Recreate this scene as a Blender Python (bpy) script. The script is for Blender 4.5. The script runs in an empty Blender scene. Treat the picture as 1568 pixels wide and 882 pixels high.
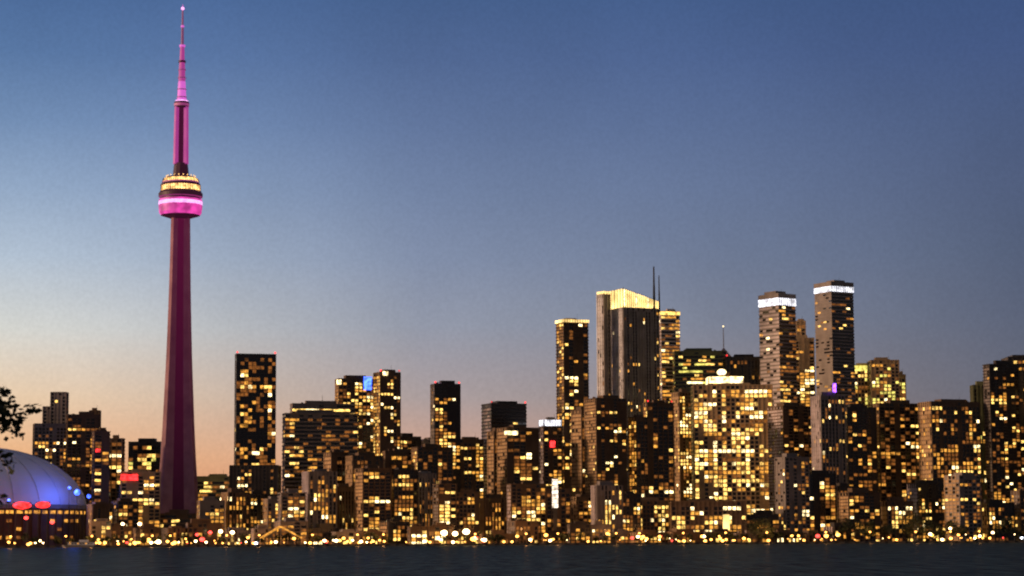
import bpy, math, random
from mathutils import Vector, Matrix, noise
random.seed(11)
S=bpy.context.scene
F=3437.0; CAMZ=4.0
PITCH=math.atan(387/F)
R=(Matrix.Rotation(math.pi/2+PITCH,3,'X') @ Matrix.Rotation(math.radians(-0.3),3,'Z'))

def P(px,py,D):
    """image pixel coordinates + assumed distance -> metres, along the camera ray"""
    d=R@Vector(((px-784)/F,(441-py)/F,-1.0)); s=D/d.y
    return Vector((d.x*s,D,CAMZ+d.z*s))
GZ=1.5
def lin(c):
    return tuple(((v/255)/12.92 if v/255<=0.04045 else ((v/255+0.055)/1.055)**2.4) for v in c)+(1.0,)

# ---------------------------------------------------------------- materials
def new_mat(n):
    m=bpy.data.materials.new(n); m.use_nodes=True
    return m,m.node_tree,m.node_tree.nodes['Principled BSDF']
def surf(n,col,rough=.8,var=.25,scale=.08,metal=0,emi=None,es=0,spec=.3,zfade=None):
    m,t,b=new_mat(n)
    tc=t.nodes.new('ShaderNodeTexCoord'); nz=t.nodes.new('ShaderNodeTexNoise'); nz.inputs['Scale'].default_value=scale
    nz.inputs['Detail'].default_value=4
    t.links.new(tc.outputs['Object'],nz.inputs['Vector'])
    r=t.nodes.new('ShaderNodeValToRGB')
    r.color_ramp.elements[0].position=.3; r.color_ramp.elements[1].position=.7
    r.color_ramp.elements[0].color=tuple(c*(1-var) for c in col)+(1,)
    r.color_ramp.elements[1].color=tuple(min(1,c*(1+var)) for c in col)+(1,)
    t.links.new(nz.outputs[0],r.inputs[0]); t.links.new(r.outputs[0],b.inputs['Base Color'])
    b.inputs['Roughness'].default_value=rough; b.inputs['Metallic'].default_value=metal
    b.inputs['Specular IOR Level'].default_value=spec
    if emi:
        b.inputs['Emission Color'].default_value=tuple(emi)+(1,); b.inputs['Emission Strength'].default_value=es
        if zfade:
            sp=t.nodes.new('ShaderNodeSeparateXYZ'); t.links.new(tc.outputs['Object'],sp.inputs[0])
            mr=t.nodes.new('ShaderNodeMapRange'); mr.inputs[1].default_value=zfade[0]; mr.inputs[2].default_value=zfade[1]
            mr.inputs[3].default_value=es*zfade[2]; mr.inputs[4].default_value=es
            t.links.new(sp.outputs['Z'],mr.inputs[0]); t.links.new(mr.outputs[0],b.inputs['Emission Strength'])
        m.cycles.emission_sampling='NONE'
    return m
def lit(n,col,st,lo=.25,hi=1.8,scale=.3,sample=False):
    m,t,b=new_mat(n)
    b.inputs['Base Color'].default_value=(.05,.04,.03,1)
    tc=t.nodes.new('ShaderNodeTexCoord'); nz=t.nodes.new('ShaderNodeTexNoise'); nz.inputs['Scale'].default_value=scale
    nz.inputs['Detail'].default_value=1
    t.links.new(tc.outputs['Object'],nz.inputs['Vector'])
    mr=t.nodes.new('ShaderNodeMapRange'); mr.inputs[1].default_value=.3; mr.inputs[2].default_value=.7
    mr.inputs[3].default_value=st*lo; mr.inputs[4].default_value=st*hi
    t.links.new(nz.outputs[0],mr.inputs[0]); t.links.new(mr.outputs[0],b.inputs['Emission Strength'])
    b.inputs['Emission Color'].default_value=tuple(col)+(1,)
    if not sample: m.cycles.emission_sampling='NONE'
    return m
W=dict(
 brown=surf('dark_brown_cladding',(.12,.08,.055)),
 dark=surf('charcoal_cladding',(.04,.035,.036),.4),
 tan=surf('tan_precast',(.44,.30,.17)),
 grey=surf('grey_precast',(.21,.185,.18)),
 green=surf('green_glass_cladding',(.12,.13,.07),.5),
 lilac=surf('pale_concrete',(.46,.40,.42)),
 white=surf('white_concrete',(.62,.62,.68)),
 blue=surf('steel_blue_cladding',(.34,.36,.44),.4),
)
ROOF=surf('roof_membrane',(.04,.036,.038))
GLASS=surf('dark_window_glass',(.014,.013,.016),.15,.3,.1,spec=.5)
L_DIM=lit('window_dim_amber',(1,.33,.06),.22)
L_AMB=lit('window_amber',(1,.42,.06),.85)
L_YEL=lit('window_yellow',(1,.6,.14),1.6)
L_WHT=lit('window_white',(1,.76,.36),2.6)
L_GRN=lit('window_yellow_green',(.92,.78,.16),1.1)
L_CROWN=lit('crown_white_light',(.93,.92,1),1.8,.35,1.4,.16)
L_GOLD=lit('crown_gold_light',(1,.66,.22),2.3,.45,1.5,.06)
L_RED=lit('red_light',(1,.03,.03),2.2)
L_BLUE=lit('blue_light',(.05,.12,1),4)
L_PURP=lit('purple_light',(.3,.08,1),4)
L_MAG=lit('magenta_light',(1,.1,.62),1.5,.8,1.2)
SLOT=[None,None,GLASS,L_DIM,L_AMB,L_YEL,L_WHT,ROOF,L_CROWN,L_GOLD,L_RED,L_BLUE,L_PURP,L_GRN,L_MAG]

class MB:
    def __init__(s): s.v=[];s.f=[];s.m=[]
    def quad(s,a,b,c,d,m):
        i=len(s.v); s.v+= [tuple(a),tuple(b),tuple(c),tuple(d)]; s.f.append((i,i+1,i+2,i+3)); s.m.append(m)
    def tri(s,a,b,c,m):
        i=len(s.v); s.v+= [tuple(a),tuple(b),tuple(c)]; s.f.append((i,i+1,i+2)); s.m.append(m)
    def box(s,cx,cy,z0,z1,w,d,a,m,mt=None):
        c,n=math.cos(a),math.sin(a)
        q=[(cx+x*c-y*n,cy+x*n+y*c) for x,y in((-w/2,-d/2),(w/2,-d/2),(w/2,d/2),(-w/2,d/2))]
        i=len(s.v); s.v+=[(x,y,z0) for x,y in q]+[(x,y,z1) for x,y in q]
        for k in range(4):
            j=(k+1)%4; s.f.append((i+k,i+j,i+4+j,i+4+k)); s.m.append(m)
        s.f.append((i+4,i+5,i+6,i+7)); s.m.append(m if mt is None else mt)
        s.f.append((i+3,i+2,i+1,i)); s.m.append(m)
    def rod(s,p,q,r0,r1,m,n=6):
        p=Vector(p);q=Vector(q);d=(q-p).normalized()
        u=d.orthogonal().normalized(); w=d.cross(u)
        i=len(s.v)
        for c,r in((p,r0),(q,r1)):
            for k in range(n):
                t=2*math.pi*k/n; s.v.append(tuple(c+u*math.cos(t)*r+w*math.sin(t)*r))
        for k in range(n):
            j=(k+1)%n; s.f.append((i+k,i+j,i+n+j,i+n+k)); s.m.append(m)
        s.f.append(tuple(i+n+k for k in range(n))); s.m.append(m)
        s.f.append(tuple(i+n-1-k for k in range(n))); s.m.append(m)
    def ball(s,c,r,m,nu=8,nv=5,sz=1):
        c=Vector(c); i=len(s.v)
        for a in range(nv+1):
            ph=math.pi*a/nv
            for b in range(nu):
                t=2*math.pi*b/nu
                s.v.append((c.x+r*math.sin(ph)*math.cos(t),c.y+r*math.sin(ph)*math.sin(t),c.z+r*sz*math.cos(ph)))
        for a in range(nv):
            for b in range(nu):
                j=(b+1)%nu
                s.f.append((i+a*nu+b,i+(a+1)*nu+b,i+(a+1)*nu+j,i+a*nu+j)); s.m.append(m)
    def lathe(s,c,prof,n=40):
        i=len(s.v)
        for r,z,_ in prof:
            for k in range(n):
                t=2*math.pi*k/n; s.v.append((c[0]+r*math.cos(t),c[1]+r*math.sin(t),z))
        for a in range(len(prof)-1):
            for k in range(n):
                j=(k+1)%n
                s.f.append((i+a*n+k,i+a*n+j,i+(a+1)*n+j,i+(a+1)*n+k)); s.m.append(prof[a][2])
    def obj(s,name,mats,smooth=False):
        me=bpy.data.meshes.new(name+'_mesh'); me.from_pydata(s.v,[],s.f)
        for m in mats: me.materials.append(m)
        me.polygons.foreach_set('material_index',s.m)
        if smooth: me.polygons.foreach_set('use_smooth',[True]*len(s.f))
        me.update(); o=bpy.data.objects.new(name,me); S.collection.objects.link(o); return o

STY=dict(
 grid=(4.2,3.8,1.1,.25,1.1,.38), band=(4.6,4.0,1.7,.35,0,0), vert=(3.6,3.9,.6,.15,1.5,.7),
 balc=(4.9,3.4,.8,1.1,1.2,.3), glass=(4.4,4.0,.6,.08,.4,.14))
PAL=dict(amber=(.42,.38,.15,.05,0),yellow=(.2,.3,.33,.17,0),mix=(.35,.32,.21,.12,0),gold=(.1,.33,.4,.17,0),green=(.2,.2,.18,.07,.35),dim=(.75,.22,.03,0,0))
CODES=[3,4,5,6,13]
NB=[0]
def part(mb,xl,xr,yt,D,lf,sty,p,pal,left_glow=None,crown=None,cap=True,zbase=None,rowp=.08):
    cw,ch,st,o,pw,po=STY[sty]; NB[0]+=1; sdv=NB[0]*7.31; p*=1.15
    cw*=random.uniform(.82,1.25); ch*=random.uniform(.9,1.15)
    A=P(xl,yt,D); B=P(xr,yt,D); T=B.x-A.x; zt=(A.z+B.z)/2; z0=GZ-.5 if zbase is None else zbase
    if lf>0:
        a=math.radians(12+50*lf); w=(1-lf)*T/math.cos(a); d=lf*T/math.sin(a)
    else:
        a=0; w=T; d=min(.8*T,32)
    cx=(A.x+B.x)/2; cy=D+(w*math.sin(a)+d*math.cos(a))/2
    H=zt-z0; nz=max(1,round(H/ch)); hh=H/nz
    mb.box(cx,cy,z0,zt-.3,w-.4,d-.4,a,0,7)
    c,n=math.cos(a),math.sin(a)
    loc=lambda x,y:(cx+x*c-y*n,cy+x*n+y*c)
    cr=[(-w/2,-d/2),(w/2,-d/2),(w/2,d/2),(-w/2,d/2)]
    wts=PAL[pal]; rows={j:random.random()<rowp for j in range(nz)}
    blank=.0 if sty in('glass','band') else random.uniform(.1,.5)
    dimp=0 if p<.09 else random.uniform(.08,.3)
    for sd in range(4):
        p0=Vector(cr[sd]); p1=Vector(cr[(sd+1)%4]); L=(p1-p0).length; nu=max(1,round(L/cw))
        cols={i:random.choice((.2,.7,1,1.8)) for i in range(nu)}
        bl={i:random.random()<blank for i in range(nu)}
        for j in range(nz):
            prev=None
            for i in range(nu):
                q0=p0+(p1-p0)*i/nu; q1=p0+(p1-p0)*(i+1)/nu
                nn=noise.noise(Vector((i*.36+sd*9,j*.3,sdv)))
                pr=p*max(.04,1+3.2*nn)*cols[i]
                if j>nz*.85: pr*=.5
                if prev: pr=pr*1.8
                if rows[j]: pr=max(pr,.6+nn*.6)
                if z0+j*hh<24: pr=max(pr,.33)
                m=2
                if j==nz-1 and cap: m=1 if random.random()<.7 else 2
                elif sd==3:
                    m=0 if random.random()<.82 else 2  # paler cladding on the left face only, sunlit side put into the colour
                    if left_glow is not None:
                        if random.random()<left_glow: m=random.choice((4,4,5,3))  # amber emission imitates sunset light on the left face
                    elif random.random()<pr*.3: m=random.choices(CODES,wts)[0]
                elif random.random()<pr:
                    m=prev if (prev and random.random()<.5) else random.choices(CODES,wts)[0]; prev=m
                else:
                    prev=None
                    if bl[i]: m=1
                    elif random.random()<dimp*max(0,1+2*nn): m=3
                za,zb=z0+j*hh,z0+(j+1)*hh
                x0,y0=loc(*q0); x1,y1=loc(*q1)
                mb.quad((x0,y0,za),(x1,y1,za),(x1,y1,zb),(x0,y0,zb),m)
        if pw:
            pm=0 if sd==3 else 1  # left piers paler as well, sunlit tone by colour
            for i in range(nu):
                q=p0+(p1-p0)*i/nu; x,y=loc(*q)
                mb.box(x,y,z0,zt-.11,pw,pw,a,pm) if i==0 else mb.box(x,y,z0,zt-.13,(pw if sd%2==0 else po*2),(po*2 if sd%2==0 else pw),a,pm)
    for j in range(1,nz+1):
        z=z0+j*hh
        mb.box(cx,cy,z-st,z+.02*(j<nz),w+2*o,d+2*o,a,1,7 if j==nz else None)
    if crown:
        for (ya,yb,mm) in crown:
            mb.box(cx,cy,P(xl,yb,D).z,P(xl,ya,D).z+.07,w+2*o+.5,d+2*o+.5,a,mm)
            if mm in(8,9):
                for i in range(int(w/3)+1):
                    x=-w/2+i*3+.5
                    if x<w/2:
                        X,Y=loc(x,-d/2-o-.35); mb.box(X,Y,P(xl,yb,D).z,P(xl,ya,D).z+.3,.5,.5,a,0)
    return dict(cx=cx,cy=cy,w=w,d=d,a=a,zt=zt,o=max(o,po))
def roofstuff(mb,g,seed=0,mast=0,red=False,mech=True):
    rr=random.Random(seed)
    if mech:
        f=rr.uniform(.35,.6); mb.box(g['cx']+rr.uniform(-.1,.1)*g['w'],g['cy'],g['zt']+.01,g['zt']+rr.uniform(2,4),g['w']*f,g['d']*f,g['a'],1,7)
        for _ in range(3):
            mb.box(g['cx']+rr.uniform(-.35,.35)*g['w'],g['cy']+rr.uniform(-.2,.2)*g['d'],g['zt']+.015,g['zt']+rr.uniform(1,2.2),2.2,2.4,g['a'],1,7)
        mb.rod((g['cx']+.2*g['w'],g['cy'],g['zt']),(g['cx']+.2*g['w'],g['cy'],g['zt']+rr.uniform(4,8)),.2,.1,7,4)
    if mast: mb.rod((g['cx'],g['cy'],g['zt']),(g['cx'],g['cy'],g['zt']+mast),.4,.12,7)
    if red:
        for sx in(-1,1):
            c,n=math.cos(g['a']),math.sin(g['a']); x=sx*(g['w']/2-.8); y=-g['d']/2+.8
            px,py=g['cx']+x*c-y*n,g['cy']+x*n+y*c
            mb.rod((px,py,g['zt']),(px,py,g['zt']+1.2),.15,.15,7,4); mb.ball((px,py,g['zt']+1.4),.9,10)
def sign(mb,g,px,py,wp,hp,mat):
    D=g['cy']-g['d']/2
    for _ in range(3):
        X=P(px,py,D); c,n=math.cos(g['a']),math.sin(g['a'])
        lx=(X.x-g['cx']+(-g['d']/2)*n)/c
        D=g['cy']+lx*n-g['d']/2*c
    X=P(px,py,D); s=D/F
    mb.box(X.x+g['o']*n,D-g['o']-.5,X.z-hp*s/2,X.z+hp*s/2,wp*s,.8,g['a'],mat)
def bld(name,parts,sty,wall,trim,p,pal,left_glow=None,crown=None,mast=0,red=False,mech=True,signs=(),cap=True,rowp=.08):
    mb=MB(); gs=[]
    for k,q in enumerate(parts):
        gs.append(part(mb,*q[:5],q[5] if len(q)>5 else sty,p,pal,left_glow,crown if k==0 else None,cap,None,rowp))
        roofstuff(mb,gs[-1],int(q[0]*31+q[1]),mast if k==0 else 0,red and k==0,mech)
    for sg in signs: sign(mb,gs[sg[0]],*sg[1:])
    mats=[W[wall],W[trim]]+SLOT[2:]
    return mb,gs,mats,mb.obj(name,mats)

# ---------------------------------------------------------------- skyline
C='condo_tower'; O='office_tower'
bld(C,[(78,101,600,2405,0),(66,79,622,2412,0),(47,100,648,2382,.12)],'grid','brown','grey',.12,'amber',mech=False)
bld(C,[(99,150,634,2352,.1),(137,152,628,2400,0)],'grid','brown','brown',.14,'amber')
bld(C,[(140,166,660,2235,.2),(163,187,671,2262,0)],'balc','tan','brown',.2,'mix',signs=[(0,150,690,7,5,10)])
bld('office_building',[(197,246,676,2375,0)],'glass','green','dark',.15,'green')
bld('hotel_building',[(183,243,722,2190,.05)],'grid','brown','tan',.42,'yellow',signs=[(0,198,731,26,9,10)])
bld('office_building',[(300,356,729,2345,0)],'band','dark','green',.3,'yellow')
bld(O,[(358,421,541,2275,.07),(352,425,712,2240,0,'grid')],'glass','dark','dark',.16,'mix',red=True,mech=False,rowp=.02)
bld('office_block',[(442,541,617,2345,.06),(430,546,632,2322,.06)],'band','grey','grey',.13,'mix',mast=9,rowp=.1)
bld(C,[(512,572,579,2420,.12)],'grid','tan','brown',.4,'gold',mech=True,signs=[(0,519,585,7,7,6),(0,563,587,12,20,11)])
bld(C,[(571,612,569,2300,.28)],'grid','tan','brown',.18,'gold',left_glow=.9,signs=[(0,590,572,8,6,6)],red=True)
bld(C,[(585,640,690,2205,.1)],'grid','tan','brown',.14,'amber')
bld(C,[(495,531,692,2190,.35)],'balc','tan','brown',.12,'amber')
bld(C,[(528,585,697,2160,.22)],'grid','tan','brown',.13,'amber')
bld(C,[(630,692,684,2165,.16)],'balc','tan','brown',.12,'amber',left_glow=.5)
bld(C,[(659,704,587,2290,.15)],'grid','grey','dark',.2,'mix',red=True)
bld(C,[(700,740,672,2345,.1)],'grid','tan','brown',.4,'gold')
bld(O,[(737,806,617,2345,.22)],'band','lilac','dark',.05,'amber',red=True,rowp=.03)
bld(C,[(747,771,660,2245,.4),(762,824,654,2200,.24)],'balc','tan','brown',.12,'mix',signs=[(1,782,663,22,6,6)])
bld(O,[(826,860,643,2330,.2)],'grid','lilac','brown',.35,'gold',crown=[(643,652,8)],signs=[(0,846,680,8,10,10)])
bld(C,[(853,900,489,2375,.22)],'balc','tan','brown',.2,'gold',left_glow=.5,crown=[(489,493,9)],rowp=.04)
bld(C,[(876,905,627,2260,.5),(897,959,609,2200,.26)],'balc','tan','brown',.1,'mix',left_glow=.05)
bld(O,[(1009,1041,476,2500,.1)],'band','grey','lilac',.55,'gold',crown=[(477,482,5)],rowp=.3)
bld(C,[(987,1031,616,2245,.1),(964,992,638,2215,.38)],'balc','tan','brown',.12,'amber',left_glow=.7,red=True)
bld('bank_tower',[(1033,1112,537,2470,0)],'band','dark','green',.16,'green',mech=True)
bld('bank_tower',[(1112,1166,546,2455,0)],'vert','dark','dark',.06,'dim',red=True)
bld('gold_glass_office_tower',[(1085,1138,578,2335,0),(1062,1182,589,2292,0)],'grid','green','tan',.62,'gold',crown=[(577,587,6)],rowp=.25)
bld(O,[(1030,1063,600,2330,.3)],'grid','tan','brown',.45,'gold')
bld(C,[(1166,1220,449,2395,.48)],'band','lilac','grey',.12,'mix',crown=[(449,456,1),(456,467,8)],rowp=.02,mech=True)
bld(O,[(1216,1246,517,2520,0),(1220,1233,491,2560,0)],'grid','grey','tan',.4,'gold')
bld(C,[(1252,1309,431,2375,.36)],'band','grey','grey',.09,'amber',crown=[(431,438,1),(438,446,8)],rowp=.02)
bld(O,[(1308,1338,560,2500,0),(1334,1376,551,2470,0),(1374,1386,573,2500,0)],'grid','green','tan',.6,'green',crown=[(560,568,13)],rowp=.3)
bld(C,[(1181,1248,621,2255,.27)],'balc','lilac','brown',.15,'mix',rowp=.02)
bld(C,[(1246,1295,605,2225,.22)],'vert','lilac','grey',.09,'mix',signs=[(0,1277,594,5,14,12)],rowp=.02)
bld(C,[(1292,1343,623,2275,.1)],'grid','grey','dark',.17,'amber',signs=[(0,1308,636,5,5,5)])
bld('hotel_building',[(1338,1420,617,2300,.1)],'balc','tan','brown',.17,'amber')
bld(C,[(1413,1505,614,2225,.14)],'grid','tan','brown',.19,'amber',left_glow=.3)
bld(O,[(1490,1514,589,2345,0)],'vert','green','green',.06,'green')
bld(C,[(1510,1562,557,2235,.1),(1544,1600,546,2280,0)],'balc','grey','dark',.18,'mix')
bld('terminal_warehouse',[(955,1030,766,2145,0)],'grid','tan','brown',.25,'gold')
bld('terminal_warehouse',[(1028,1142,767,2110,0)],'grid','tan','brown',.6,'gold',signs=[(0,1112,800,10,24,9)])
bld('warehouse',[(1143,1192,787,2125,0)],'band','dark','dark',.04,'dim')
bld('office_building',[(238,300,786,2215,0)],'band','dark','brown',.25,'yellow')
def rank(x0,x1,y0,y1,w0,w1,D0,D1,p,name='apartment_building'):
    x=x0;k=0
    while x<x1:
        w=random.uniform(w0,w1); D=D0+(k%3)*(D1-D0)/2
        bld(name,[(x,x+w,random.uniform(y0,y1),D,random.choice((.1,.16,.24,.32)))],random.choice(('grid','balc','grid','vert')),
            random.choice(('tan','tan','lilac','grey')),random.choice(('brown','brown','grey','dark')),random.uniform(.3,1.7)*p,random.choice(('amber','mix','mix','gold')),rowp=.05)
        x+=w*random.uniform(.8,.98); k+=1
rank(425,960,712,765,30,58,2105,2140,.22)
rank(1190,1290,690,745,40,55,2150,2180,.2)
rank(1290,1568,725,775,36,70,2140,2185,.22)
rank(130,180,745,775,40,50,2150,2180,.2)
rank(300,425,752,772,35,50,2150,2180,.3)
rank(600,960,662,705,40,60,2400,2440,.25)
rank(1040,1190,620,690,45,60,2530,2560,.3)
rank(-560,-250,600,740,50,80,2150,2300,.2,C)
rank(1600,2050,560,740,50,80,2200,2320,.2,C)
rank(135,960,797,818,26,60,2066,2078,.4,'waterfront_building')
rank(960,1290,803,819,30,70,2062,2072,.3,'waterfront_building')

# ---- skyscraper with sloping lit crown
mb=MB(); D=2425
g=part(mb,931,1010,470,D,.3,'vert',.07,'mix',cap=True,rowp=0)
g2=part(mb,915,934,449,D+6,.5,'vert',.06,'dim',cap=True,rowp=0,crown=[(446,450,9)])
c,n=math.cos(g['a']),math.sin(g['a'])
loc=lambda x,y,z:(g['cx']+x*c-y*n,g['cy']+x*n+y*c,z)
zA=P(931,442,D).z; zB=P(1004,459,D).z; zb=g['zt']+.05
w,d=g['w']+.6,g['d']+.6
top=lambda x: zA+(zB-zA)*(x+w/2)/w
N=18
for sd,y in((0,-d/2),(1,d/2)):
    for i in range(N):
        xa=-w/2+w*i/N; xb=-w/2+w*(i+1)/N; yo=-.3 if sd==0 else .3
        mb.quad(loc(xa,y,zb+1),loc(xb,y,zb+1),loc(xb,y,top(xb)),loc(xa,y,top(xa)),9 if i%6 else 6)
        mb.rod(loc(xa,y+yo,zb),loc(xa,y+yo,top(xa)+1),.5,.5,1,4)
for x in(-w/2,w/2):
    mb.quad(loc(x,-d/2,zb),loc(x,d/2,zb),loc(x,d/2,top(x)),loc(x,-d/2,top(x)),9)
    for k in range(6):
        y=-d/2+d*k/6; xx=x+(.3 if x>0 else -.3); mb.rod(loc(xx,y,zb),loc(xx,y,top(x)+.5),.5,.5,1,4)
mb.quad(loc(-w/2,-d/2,zA),loc(w/2,-d/2,zB),loc(w/2,d/2,zB),loc(-w/2,d/2,zA),7)
for px,yt,r in((1001,408,1.2),(1009,422,.8)):
    q=P(px,yt,D+18); mb.rod((q.x,q.y,g['zt']-4),(q.x,q.y,g['zt']+(q.z-g['zt'])*.5),r*1.3,r,7); mb.rod((q.x,q.y,g['zt']+(q.z-g['zt'])*.5),tuple(q),r*.9,r*.6,7)
mb.obj('skyscraper_with_lit_crown',[W['white'],W['grey']]+SLOT[2:])  # white left face, grey front: light on that side put into the colour

# ---- tower with pyramid roof and spire
mb=MB(); g=part(mb,1099,1119,545,2520,0,'vert',.1,'dim')
q=P(1109,531,2520); pk=(g['cx'],g['cy'],q.z)
h=g['w']/2
b=[(g['cx']-h,g['cy']-h,g['zt']+.1),(g['cx']+h,g['cy']-h,g['zt']+.1),(g['cx']+h,g['cy']+h,g['zt']+.1),(g['cx']-h,g['cy']+h,g['zt']+.1)]
for i in range(4): mb.tri(b[i],b[(i+1)%4],pk,1)
mb.rod(pk,(pk[0],pk[1],P(1109,500,2520).z),.6,.35,0); mb.ball((pk[0],pk[1],P(1109,499,2520).z),.8,6)
mb.obj('spire_tower',[W['grey'],W['lilac']]+SLOT[2:])
mb=MB(); q=P(1105,570,2345); mb.ball((q.x,q.y,q.z),5,6,12,8,.7); mb.rod((q.x,q.y,q.z-12),(q.x,q.y,q.z),3,3,0,8); mb.obj('rooftop_beacon',[W['grey'],W['grey']]+SLOT[2:])

# ---------------------------------------------------------------- communications tower
D=2300; sc=D/F; base=P(270.5,829,D); bx,by=base.x,D
zz=lambda y:P(275,y,D).z
CONC=surf('tower_concrete_emissive_wash',(.25,.15,.16),.8,.3,.06,emi=(.6,.05,.25),es=.12,zfade=(60,330,.08))  # floodlight wash put into the concrete as emission, rising toward the pod
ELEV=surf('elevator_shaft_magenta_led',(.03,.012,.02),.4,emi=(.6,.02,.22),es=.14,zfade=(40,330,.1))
UP=surf('upper_shaft_emissive_wash',(.3,.15,.22),.7,.3,.08,emi=(.85,.08,.55),es=.4)  # magenta floodlighting painted as emission on the upper shaft
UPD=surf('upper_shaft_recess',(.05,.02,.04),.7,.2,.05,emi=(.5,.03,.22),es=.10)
ANT=surf('antenna_steel',(.2,.13,.18),.5,emi=(.7,.15,.5),es=.2)  # steel given a faint magenta glow in place of floodlighting
ANTP=surf('antenna_emissive_wash',(.3,.15,.25),.5,.3,.1,emi=(.9,.16,.8),es=.7)  # brighter antenna sections, floodlight colour put in as emission
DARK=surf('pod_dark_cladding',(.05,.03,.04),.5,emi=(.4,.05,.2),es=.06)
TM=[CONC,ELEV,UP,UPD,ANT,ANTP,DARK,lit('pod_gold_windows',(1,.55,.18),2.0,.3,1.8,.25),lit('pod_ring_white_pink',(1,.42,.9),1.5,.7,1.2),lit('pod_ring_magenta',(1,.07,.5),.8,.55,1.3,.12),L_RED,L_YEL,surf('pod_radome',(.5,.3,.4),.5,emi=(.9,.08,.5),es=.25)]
mb=MB()
def yshaft(levels,m_arm,m_in,rot=math.radians(4)):
    ring=[]
    for y,hw in levels:
        Rr=hw*sc/.88; z=zz(y) if y<829 else GZ-.5; row=[]
        for k in range(3):
            ph=rot+math.radians(-30+120*k); t=Rr*.2+1.1
            core=Rr*.42+1.2; hwid=core*.62
            for (a,bb) in((core,-hwid*1.0),(Rr,-t*.75),(Rr,t*.75),(core,hwid*1.0)):
                row.append((bx+a*math.cos(ph)-bb*math.sin(ph),by+a*math.sin(ph)+bb*math.cos(ph),z))
        ring.append(row)
    for r in range(len(ring)-1):
        for k in range(12):
            j=(k+1)%12
            mb.quad(ring[r][k],ring[r][j],ring[r+1][j],ring[r+1][k],m_in if k%4==3 else m_arm)
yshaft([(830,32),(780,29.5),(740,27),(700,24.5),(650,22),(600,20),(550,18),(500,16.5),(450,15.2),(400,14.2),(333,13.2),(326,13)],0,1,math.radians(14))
def cyl(y0,y1,w0,w1,m,n=16): mb.lathe((bx,by),[(w0*sc,zz(y0),m),(w1*sc,zz(y1),m)],n)
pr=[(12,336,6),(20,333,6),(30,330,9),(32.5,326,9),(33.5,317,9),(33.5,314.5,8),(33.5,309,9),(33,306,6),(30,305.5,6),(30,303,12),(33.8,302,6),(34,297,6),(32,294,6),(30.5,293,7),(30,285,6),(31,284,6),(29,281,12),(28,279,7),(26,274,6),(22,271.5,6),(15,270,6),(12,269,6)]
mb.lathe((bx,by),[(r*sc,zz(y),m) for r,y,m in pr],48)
for k in range(48):
    t=2*math.pi*k/48
    for (r0,ya,r1,yb) in((30.8,293,30.4,285),(28.5,279,26.5,274)):
        mb.rod((bx+r0*sc*math.cos(t),by+r0*sc*math.sin(t),zz(ya)),(bx+r1*sc*math.cos(t),by+r1*sc*math.sin(t),zz(yb)),.3,.3,6,4)
for k in range(20):
    t=2*math.pi*k/20; mb.ball((bx+22*sc*math.cos(t),by+22*sc*math.sin(t),zz(270)),.6,7,6,4)
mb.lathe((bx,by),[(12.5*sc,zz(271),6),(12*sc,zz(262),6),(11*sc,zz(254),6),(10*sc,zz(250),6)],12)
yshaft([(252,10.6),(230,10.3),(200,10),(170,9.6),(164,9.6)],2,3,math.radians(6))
mb.lathe((bx,by),[(r*sc,zz(y),m) for r,y,m in[(9,166,6),(11.5,163,12),(12,159,6),(11,156,8),(9.5,154,5),(7,152.5,5)]],24)
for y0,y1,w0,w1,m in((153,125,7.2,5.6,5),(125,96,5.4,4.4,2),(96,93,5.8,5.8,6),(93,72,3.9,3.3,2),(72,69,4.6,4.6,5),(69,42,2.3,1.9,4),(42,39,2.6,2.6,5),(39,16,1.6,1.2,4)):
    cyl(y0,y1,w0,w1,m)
    mb.lathe((bx,by),[(w1*sc,zz(y1),6),(.05,zz(y1)+.05,6)],16)
mb.rod((bx,by,zz(16)),(bx,by,zz(7)),.7,.3,5); mb.ball((bx,by,zz(13)),1.8,8)
for y in(150,138,120,108): mb.lathe((bx,by),[(7.8*sc-(150-y)*.03,zz(y),4),(7.8*sc-(150-y)*.03,zz(y-1.5),4)],16)
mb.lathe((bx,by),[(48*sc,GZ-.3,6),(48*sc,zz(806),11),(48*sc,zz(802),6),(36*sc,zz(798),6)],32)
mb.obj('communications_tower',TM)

# ---------------------------------------------------------------- domed stadium
mb=MB(); DS=2240; sc2=DS/F; q=P(-28,776,DS); cx,cy=q.x,DS; Rd=157*sc2; Hd=90*sc2; zb=q.z
NR,NA=14,72
rows=[]
for r in range(NR+1):
    t=r/NR*math.pi/2
    rows.append([(cx+Rd*math.cos(t)*math.cos(2*math.pi*k/NA),cy+Rd*math.cos(t)*math.sin(2*math.pi*k/NA),zb+Hd*math.sin(t)**1.12) for k in range(NA)])
for r in range(NR):
    for k in range(NA): mb.quad(rows[r][k],rows[r][(k+1)%NA],rows[r+1][(k+1)%NA],rows[r+1][k],0)
mb.lathe((cx,cy),[(Rd+3,GZ-.5,2),(Rd+3,zb-8,3),(Rd+3,zb-5,2),(Rd+4.5,zb-3,4),(Rd+4.5,zb,4),(Rd-2,zb+1.5,1)],72)
for k in range(72):
    t=2*math.pi*k/72
    mb.box(cx+(Rd+3.4)*math.cos(t),cy+(Rd+3.4)*math.sin(t),GZ-.5,zb-3.2,2,1.6,t,2)
    if k%3==0: # radial panel seams
        for r in range(NR-1):
            mb.rod(Vector(rows[r][k])+Vector((0,0,.25)),Vector(rows[r+1][k])+Vector((0,0,.25)),.45,.45,1,4)
    for zq in(8,16,24):
        if random.random()<.35: mb.box(cx+(Rd+3.3)*math.cos(t+.04),cy+(Rd+3.3)*math.sin(t+.04),zq,zq+3,.8,5,t+.04,random.choice((3,5,5)))
mb.obj('domed_stadium',[surf('dome_membrane',(.78,.80,.95),.6,.06,.02),surf('dome_rib',(.55,.56,.68)),W['brown'],L_AMB,W['grey'],L_DIM])
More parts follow.
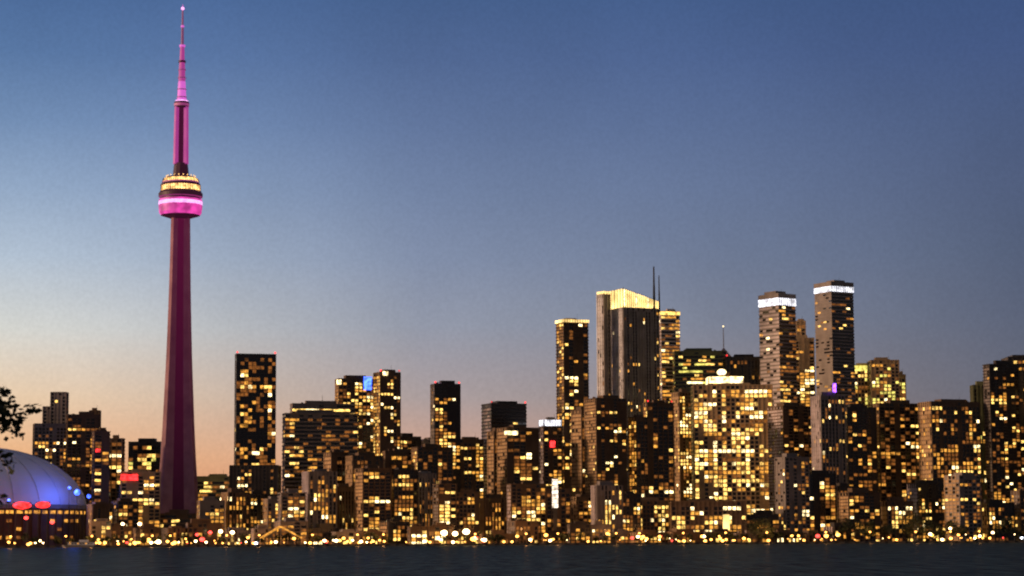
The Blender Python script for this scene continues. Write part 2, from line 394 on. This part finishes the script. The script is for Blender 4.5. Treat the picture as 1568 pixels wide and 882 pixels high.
def floodlight(name,px,py,D,r,mat,col,energy):
    m2=MB(); q=P(px,py,D)
    m2.rod((q.x,q.y,GZ-.2),(q.x,q.y,q.z),.35,.25,0); m2.box(q.x,q.y,q.z-.4,q.z+.1,3,1.2,0,0); m2.ball((q.x,q.y,q.z+r*.7),r,1,10,6)
    o=m2.obj(name,[ROOF,mat])
    if energy:
        l=bpy.data.lights.new(name+'_bulb','POINT'); l.color=col; l.energy=energy; l.shadow_soft_size=r
        lo=bpy.data.objects.new('point_light',l); S.collection.objects.link(lo); lo.location=(q.x,q.y-r-1,q.z+r*2); lo.parent=o
    return o
floodlight('floodlight_mast',118,757,2175,3.0,L_BLUE,(.06,.15,1),26000)
floodlight('floodlight_mast',106,749,2160,1.6,L_BLUE,(.1,.2,1),9000)
floodlight('floodlight_mast',14,768,2112,1.6,L_BLUE,(.1,.2,1),5000)
floodlight('floodlight_mast',136,762,2190,2.0,L_BLUE,(.1,.2,1),0)
mb=MB()
for px,py,w,h in((34,774,30,12),(66,773,24,11)):
    q=P(px,py,2118); s=2118/F
    mb.box(q.x,q.y,q.z-h*s*.4,q.z+h*s*.4,w*s*.9,.8,0,0)
    mb.ball((q.x,q.y-.6,q.z),w*s*.48,1,16,8,h/w)
    for sx in(-.3,.3): mb.rod((q.x+sx*w*s,q.y+.6,GZ-.2),(q.x+sx*w*s,q.y+.6,q.z),.4,.4,0,5)
mb.obj('illuminated_sign',[ROOF,L_RED])

# ---------------------------------------------------------------- ground, quay, water
def sheet(name,x0,x1,y0,y1,z,mat):
    m=MB(); m.quad((x0,y0,z),(x1,y0,z),(x1,y1,z),(x0,y1,z),0); return m.obj(name,[mat])
ASP=surf('city_ground',(.05,.048,.045),.9,.3,.02)
sheet('ground',-9000,9000,2040,14000,GZ,ASP)
mb=MB(); mb.box(0,2038,-3,GZ+.25,18000,4,0,0)
for x in range(-700,701,9): mb.box(x,2035.7,-2,GZ+.5,1,.6,0,1)
mb.obj('quay_wall',[surf('quay_concrete',(.07,.06,.055)),W['dark']])
sheet('island_ground',-9000,9000,-600,62,.6,surf('park_grass',(.05,.07,.03),.95))
m,t,b=new_mat('harbour_water')
t.nodes.remove(b); out=t.nodes['Material Output']
df=t.nodes.new('ShaderNodeBsdfDiffuse'); gl=t.nodes.new('ShaderNodeBsdfGlossy'); mx=t.nodes.new('ShaderNodeMixShader')
mx.inputs[0].default_value=.1; gl.inputs['Roughness'].default_value=.22
tc=t.nodes.new('ShaderNodeTexCoord'); mp=t.nodes.new('ShaderNodeMapping'); mp.inputs['Scale'].default_value=(.35,.04,1)
n1=t.nodes.new('ShaderNodeTexNoise'); n1.inputs['Scale'].default_value=1; n1.inputs['Detail'].default_value=6
t.links.new(tc.outputs['Object'],mp.inputs[0]); t.links.new(mp.outputs[0],n1.inputs['Vector'])
r=t.nodes.new('ShaderNodeValToRGB'); r.color_ramp.elements[0].position=.36; r.color_ramp.elements[1].position=.66
r.color_ramp.elements[0].color=(.008,.018,.023,1); r.color_ramp.elements[1].color=(.045,.085,.095,1)
t.links.new(n1.outputs[0],r.inputs[0]); t.links.new(r.outputs[0],df.inputs[0]); gl.inputs[0].default_value=(.7,.72,.72,1)
bp=t.nodes.new('ShaderNodeBump'); bp.inputs['Strength'].default_value=.6; bp.inputs['Distance'].default_value=.7
t.links.new(n1.outputs[0],bp.inputs['Height']); t.links.new(bp.outputs[0],gl.inputs['Normal']); t.links.new(bp.outputs[0],df.inputs['Normal'])
t.links.new(df.outputs[0],mx.inputs[1]); t.links.new(gl.outputs[0],mx.inputs[2]); t.links.new(mx.outputs[0],out.inputs[0])
sheet('harbour_water',-9000,9000,55,2040,0,m)

# ---------------------------------------------------------------- street lamps
LM={}
for nm,col,st in(('amber',(1,.40,.07),7),('white',(1,.68,.3),10),('red',(1,.05,.04),5),('cool',(.85,.9,1),7)):
    LM[nm]=lit('lamp_'+nm,col,st,.8,1.2,sample=True)
POLE=surf('lamp_pole_steel',(.06,.06,.06),.5)
meshes={}
def lamp(x,y,h,r,kind,name='street_lamp'):
    key=(round(h),round(r,1),kind)
    if key not in meshes:
        m=MB(); m.rod((0,0,0),(0,0,h),.16,.1,0); m.rod((0,0,h),(0,-1.6,h+.5),.09,.07,0,5)
        m.box(0,-1.7,h+.35,h+.6,.9,.6,0,0); m.ball((0,-1.7,h+.1-r*.4),r,1,10,6,.8)
        o=m.obj(name,[POLE,LM[kind]]); meshes[key]=o.data
    else:
        o=bpy.data.objects.new(name,meshes[key]); S.collection.objects.link(o)
    o.location=(x,y,GZ); return o
rl=random.Random(5)
def lampx(px,h,r,kind,y=2047): return lamp(P(px,828,y).x,y,h,r,kind)
for i in range(170):
    px=rl.uniform(5,1565)
    if px>1290 and rl.random()<.4: continue
    k=rl.choices(('amber','white','red','cool'),(.72,.18,.07,.03))[0]
    o=lampx(px,rl.choice((2,2,3,3,4,6)),rl.choice((.5,.7,.9,1.2,1.5)),k,rl.uniform(2043,2050))
for i in range(24):
    px=20+i*65+rl.uniform(-20,20)
    o=lampx(px,9,1.0,'amber',2050)
    l=bpy.data.lights.new('street_fill','POINT'); l.color=(1,.42,.12); l.energy=rl.uniform(5000,13000)*(1 if px<1250 else .4); l.shadow_soft_size=1.2  # added warm fill to brighten low facades, hung above the lamp head
    lo=bpy.data.objects.new('point_light',l); S.collection.objects.link(lo); lo.location=(0,-4,12); lo.parent=o
for px,h,r,k in((680,11,3.0,'white'),(697,10,2.6,'white'),(714,12,3.2,'white'),(724,5,2.2,'amber'),(742,4,2.0,'white'),(650,3,1.6,'white'),(310,6,2.4,'red'),(302,10,1.6,'red'),(322,12,1.8,'red'),(338,13,2.0,'white'),(356,12,2.0,'white'),(300,4,1.4,'white'),
    (243,4,2.4,'white'),(268,3,1.8,'amber'),(207,3,2,'amber'),(232,3,1.6,'white'),(380,7,1.4,'amber'),(515,4,1.8,'white'),(497,4,1.6,'white'),(553,3,1.6,'white'),(540,4,1.2,'white'),(792,7,1.5,'amber'),(836,8,1.8,'amber'),(812,4,1.6,'white'),
    (930,9,1.6,'amber'),(968,5,1.6,'red'),(985,6,1.5,'amber'),(1010,6,1.5,'amber'),(1252,6,2.0,'red'),(1265,6,2,'amber'),(1283,7,2,'amber'),(1424,7,1.6,'white'),(1500,5,1.4,'white'),(1520,8,1.4,'white'),(1455,12,1.4,'white'),(80,22,2.0,'red'),(40,26,2.0,'red'),(14,4,1.4,'amber'),(62,5,1.2,'white'),(214,20,1.8,'white'),(188,20,1.6,'white')):
    lampx(px,h,r,k,2044)
mb=MB(); q=P(850,756,2098); s=2098/F
mb.box(q.x,q.y+1,GZ-.2,q.z+24*s,4,1.4,0,0); mb.box(q.x,q.y,q.z-22*s,q.z+22*s,5.5,.8,0,1)
for k in range(7): mb.box(q.x,q.y-.6,q.z-22*s+k*4.2,q.z-22*s+k*4.2+.5,5.8,.5,0,0)
mb.obj('illuminated_pylon_sign',[W['dark'],lit('sign_white',(1,.8,.62),2,.3,1.3)])

# ---- gabled pavilion with string lights
mb=MB(); D=2050; s=D/F
a=P(398,824,D);b2=P(462,824,D);pk=P(428,806,D)
for dy in(0,14):
    for u,v in((a,pk),(pk,b2)): mb.rod((u.x,D+dy,u.z),(v.x,D+dy,v.z),.55,.55,1)
for u,v in((a,pk),(pk,b2)): mb.quad((u.x,D+.4,u.z),(v.x,D+.4,v.z),(v.x,D+13.6,v.z),(u.x,D+13.6,u.z),0)
for i in range(7):
    x=a.x+(b2.x-a.x)*i/6
    for dy in(0.3,13.7): mb.rod((x,D+dy,GZ),(x,D+dy,a.z+.2+min(i,6-i)*.6),.25,.25,0)
for i in range(1,12):
    x=a.x+(b2.x-a.x)*i/12; mb.ball((x,D+1,a.z-.8),.5,1)
mb.obj('pavilion',[W['tan'],L_AMB])

# ---- moored ferry
mb=MB(); D=2022; q=P(125,833,D); x0=q.x-18; hull=[(0,0),(3,-3),(30,-3.2),(36,0),(30,3.2),(3,3)]
lo=[(x0+18+(x-18)*.92,D+y*.92,-.5) for x,y in hull]; hi=[(x0+x,D+y,2.2) for x,y in hull]
for i in range(6): mb.quad(lo[i],lo[(i+1)%6],hi[(i+1)%6],hi[i],0)
i=len(mb.v); mb.v+=hi; mb.f.append(tuple(range(i,i+6))); mb.m.append(0)
mb.box(x0+18,D,2.21,4.6,24,5,0,1); mb.box(x0+18,D,4.6,4.9,26,5.6,0,0); mb.box(x0+20,D,4.91,6.8,8,4,0,1)
for k in range(9): mb.box(x0+8+k*2.4,D-2.55,3,4,1.4,.1,0,2 if k%3 else 3)
mb.rod((x0+20,D,6.8),(x0+20,D,10),.12,.08,0)
mb.obj('ferry_boat',[W['grey'],W['white'],GLASS,L_AMB])

# ---------------------------------------------------------------- shoreline trees (one mass)
LEAF=surf('foliage',(.03,.04,.02),.9,.5,.5); BARK=surf('bark',(.04,.03,.025),.9)
mb=MB(); rt=random.Random(3)
def smalltree(x,y,h,rad,nl):
    mb.rod((x,y,GZ),(x+rt.uniform(-.4,.4),y,GZ+h*.5),.35,.2,1,5)
    blobs=[(x+rt.uniform(-.6,.6)*rad,y+rt.uniform(-.6,.6)*rad,GZ+h*rt.uniform(.4,.85),rad*rt.uniform(.3,.55)) for _ in range(7)]
    for bb in blobs: mb.rod((x,y,GZ+h*.35),bb[:3],.15,.05,1,3)
    for _ in range(nl):
        bb=rt.choice(blobs); v=Vector((rt.gauss(0,1),rt.gauss(0,1),rt.gauss(0,1))).normalized()*bb[3]*rt.uniform(.5,1.15)
        c=Vector(bb[:3])+v; u=Vector((rt.gauss(0,1),rt.gauss(0,1),rt.gauss(0,1))).normalized(); w=u.orthogonal().normalized(); s=rt.uniform(.35,.75)
        mb.quad(c-u*s-w*s*.6,c+u*s-w*s*.6,c+u*s*.8+w*s*.6,c-u*s*.8+w*s*.6,0)
for i in range(190):
    px=rt.uniform(-150,1750); y=rt.uniform(2051,2062)
    if px<1180 and rt.random()<.3: continue
    h=rt.uniform(6,12)*(1.6 if px>1290 else 1); smalltree(P(px,828,y).x,y,h,h*.42,170)
for px,h in((1392,29),(1410,26),(1150,22),(1165,24),(1180,20),(1300,22),(1330,20),(1460,20),(1540,22)): smalltree(P(px,828,2058).x,2058,h,h*.42,600)
mb.obj('distant_tree_row',[LEAF,BARK])

# ---------------------------------------------------------------- island tree reaching in at left
mb=MB(); rt=random.Random(21)
def limb(p,q,r0,r1,seg=5,wob=.12):
    pts=[Vector(p)]
    for k in range(1,seg+1):
        c=Vector(p).lerp(Vector(q),k/seg)
        if k<seg: c+=Vector((rt.uniform(-wob,wob),rt.uniform(-wob,wob),rt.uniform(-wob,wob)))
        pts.append(c)
    for k in range(seg): mb.rod(pts[k],pts[k+1],r0+(r1-r0)*k/seg,r0+(r1-r0)*(k+1)/seg,1,7)
    return pts
def leafclump(c,rad,nl):
    for _ in range(nl):
        v=Vector((rt.gauss(0,.5),rt.gauss(0,.5),rt.gauss(0,.42)))*rad; cc=Vector(c)+v
        u=Vector((rt.gauss(0,1),rt.gauss(0,1),rt.gauss(0,.6))).normalized(); w=u.orthogonal().normalized()
        w=(w*math.cos(1)+u.cross(w)*math.sin(rt.uniform(0,6))).normalized(); s=rt.uniform(.04,.075)
        i=len(mb.v); mb.v+=[tuple(cc-u*s*1.3),tuple(cc+w*s*.7),tuple(cc+u*s*1.3),tuple(cc-w*s*.7)]; mb.f.append((i,i+1,i+2,i+3)); mb.m.append(0)
TY=40; tx=P(-330,640,TY).x
limb((tx,TY,.5),(tx+.3,TY,5),.38,.26,6); limb((tx+.3,TY,5),(tx+.2,TY,9.5),.26,.08,6,.2)
tips=[(50,628,10),(30,645,10),(14,618,13),(26,664,9),(6,600,10),(4,648,12),(10,700,6),(16,716,5),(4,764,5),(2,630,14)]
root=Vector((tx+.3,TY,4.6))
b1=limb(root,P(-70,650,TY),.15,.05,6,.05)
for px,py,nl in tips:
    e=P(px,py,TY+rt.uniform(-.4,.4)); ps=limb(b1[-1],e,.022,.007,5,.035)
    for q in ps[3:]: leafclump(q,.14,nl)
    leafclump(e,.11,nl)
for _ in range(46):
    th=rt.uniform(0,2*math.pi); rr=rt.uniform(.8,3.0); z=rt.uniform(4.8,10.8)
    e=Vector((tx-.6+rr*math.cos(th)*.9,TY+rr*math.sin(th),z))
    if e.x>P(-120,640,TY).x: continue
    ps=limb((tx+.2,TY,min(8.5,z-.8)),e,.06,.012,4,.12)
    for q in ps[1:]: leafclump(q,.55,60)
mb.obj('maple_tree',[surf('maple_leaf',(.025,.035,.018),.7,.4,2),BARK])

# ---------------------------------------------------------------- sky
w=bpy.data.worlds.new('World'); S.world=w; w.use_nodes=True; t=w.node_tree
bg=t.nodes['Background']; tc=t.nodes.new('ShaderNodeTexCoord'); sx=t.nodes.new('ShaderNodeSeparateXYZ')
t.links.new(tc.outputs['Generated'],sx.inputs[0])
mz=t.nodes.new('ShaderNodeMapRange'); mz.inputs[1].default_value=0; mz.inputs[2].default_value=.5
t.links.new(sx.outputs['Z'],mz.inputs[0])
def ramp(stops):
    r=t.nodes.new('ShaderNodeValToRGB'); e=r.color_ramp.elements
    while len(e)<len(stops): e.new(.5)
    for k,(y,c) in enumerate(stops):
        e[k].position=min(1,(828-y)/F/.5) ; e[k].color=lin(c)
    t.links.new(mz.outputs[0],r.inputs[0]); return r
ZEN=(-700,(34,50,88))
Lr=ramp([(828,(228,132,74)),(700,(240,182,132)),(610,(238,208,174)),(510,(216,216,210)),(400,(180,195,212)),(300,(148,170,199)),(200,(116,144,183)),(100,(90,122,168)),(0,(74,106,155)),ZEN])
Mr=ramp([(828,(212,128,84)),(700,(208,162,138)),(610,(174,160,160)),(500,(148,154,171)),(400,(128,141,168)),(300,(112,129,162)),(200,(96,116,155)),(100,(81,104,148)),(0,(68,95,141)),ZEN])
Rr=ramp([(828,(108,90,95)),(700,(106,98,106)),(610,(98,100,114)),(500,(89,97,119)),(400,(83,95,122)),(300,(80,94,127)),(200,(74,91,129)),(100,(66,86,130)),(0,(59,82,127)),ZEN])
def mr(a,b,src=sx.outputs['X']):
    n=t.nodes.new('ShaderNodeMapRange'); n.inputs[1].default_value=a; n.inputs[2].default_value=b; t.links.new(src,n.inputs[0]); return n
def mix(f,a,b,bt='MIX'):
    n=t.nodes.new('ShaderNodeMixRGB'); n.blend_type=bt
    for i,v in((0,f),(1,a),(2,b)):
        if isinstance(v,(int,float,tuple)): n.inputs[i].default_value=v
        else: t.links.new(v,n.inputs[i])
    return n
x1=mix(mr(-.23,-.04).outputs[0],Lr.outputs[0],Mr.outputs[0])
x2=mix(mr(-.04,.22).outputs[0],x1.outputs[0],Rr.outputs[0])
back=mix(mr(.6,-.3,sx.outputs['Y']).outputs[0],x2.outputs[0],(.105,.095,.105,1))
ns=t.nodes.new('ShaderNodeTexNoise'); ns.inputs['Scale'].default_value=9; ns.inputs['Detail'].default_value=5
t.links.new(tc.outputs['Generated'],ns.inputs['Vector'])
nm=mr(.3,.7,ns.outputs[0]); nm.inputs[3].default_value=.92; nm.inputs[4].default_value=1.07
n2=t.nodes.new('ShaderNodeTexNoise'); n2.inputs['Scale'].default_value=600; n2.inputs['Detail'].default_value=1
t.links.new(tc.outputs['Generated'],n2.inputs['Vector'])
nm2=mr(.25,.75,n2.outputs[0]); nm2.inputs[3].default_value=.96; nm2.inputs[4].default_value=1.04
m1=mix(1.0,back.outputs[0],nm.outputs[0],'MULTIPLY'); m2=mix(1.0,m1.outputs[0],nm2.outputs[0],'MULTIPLY')
sk=t.nodes.new('ShaderNodeTexSky'); sk.sky_type='NISHITA'; sk.sun_disc=False; sk.sun_elevation=math.radians(2); sk.sun_rotation=math.radians(-80)
ad=mix(.005,m2.outputs[0],sk.outputs[0],'ADD')
t.links.new(ad.outputs[0],bg.inputs[0]); bg.inputs[1].default_value=1.0
# afterglow from the west
sl=bpy.data.lights.new('sun','SUN'); sl.energy=3.2; sl.angle=math.radians(5); sl.color=(1,.6,.34)
so=bpy.data.objects.new('sun',sl); S.collection.objects.link(so)
dirv=Vector((1,.22,-.17))
so.rotation_euler=dirv.to_track_quat('-Z','Y').to_euler()

# ---------------------------------------------------------------- camera
cd=bpy.data.cameras.new('camera'); co=bpy.data.objects.new('camera',cd); S.collection.objects.link(co)
co.matrix_world=Matrix.Translation((0,0,CAMZ))@R.to_4x4()
cd.sensor_width=36; cd.lens=36*F/1568; cd.clip_end=30000; cd.clip_start=.5
cd.dof.use_dof=True; cd.dof.focus_distance=90; cd.dof.aperture_fstop=1.15
S.camera=co
S.view_settings.view_transform='Standard'; S.view_settings.look='None'; S.view_settings.exposure=0
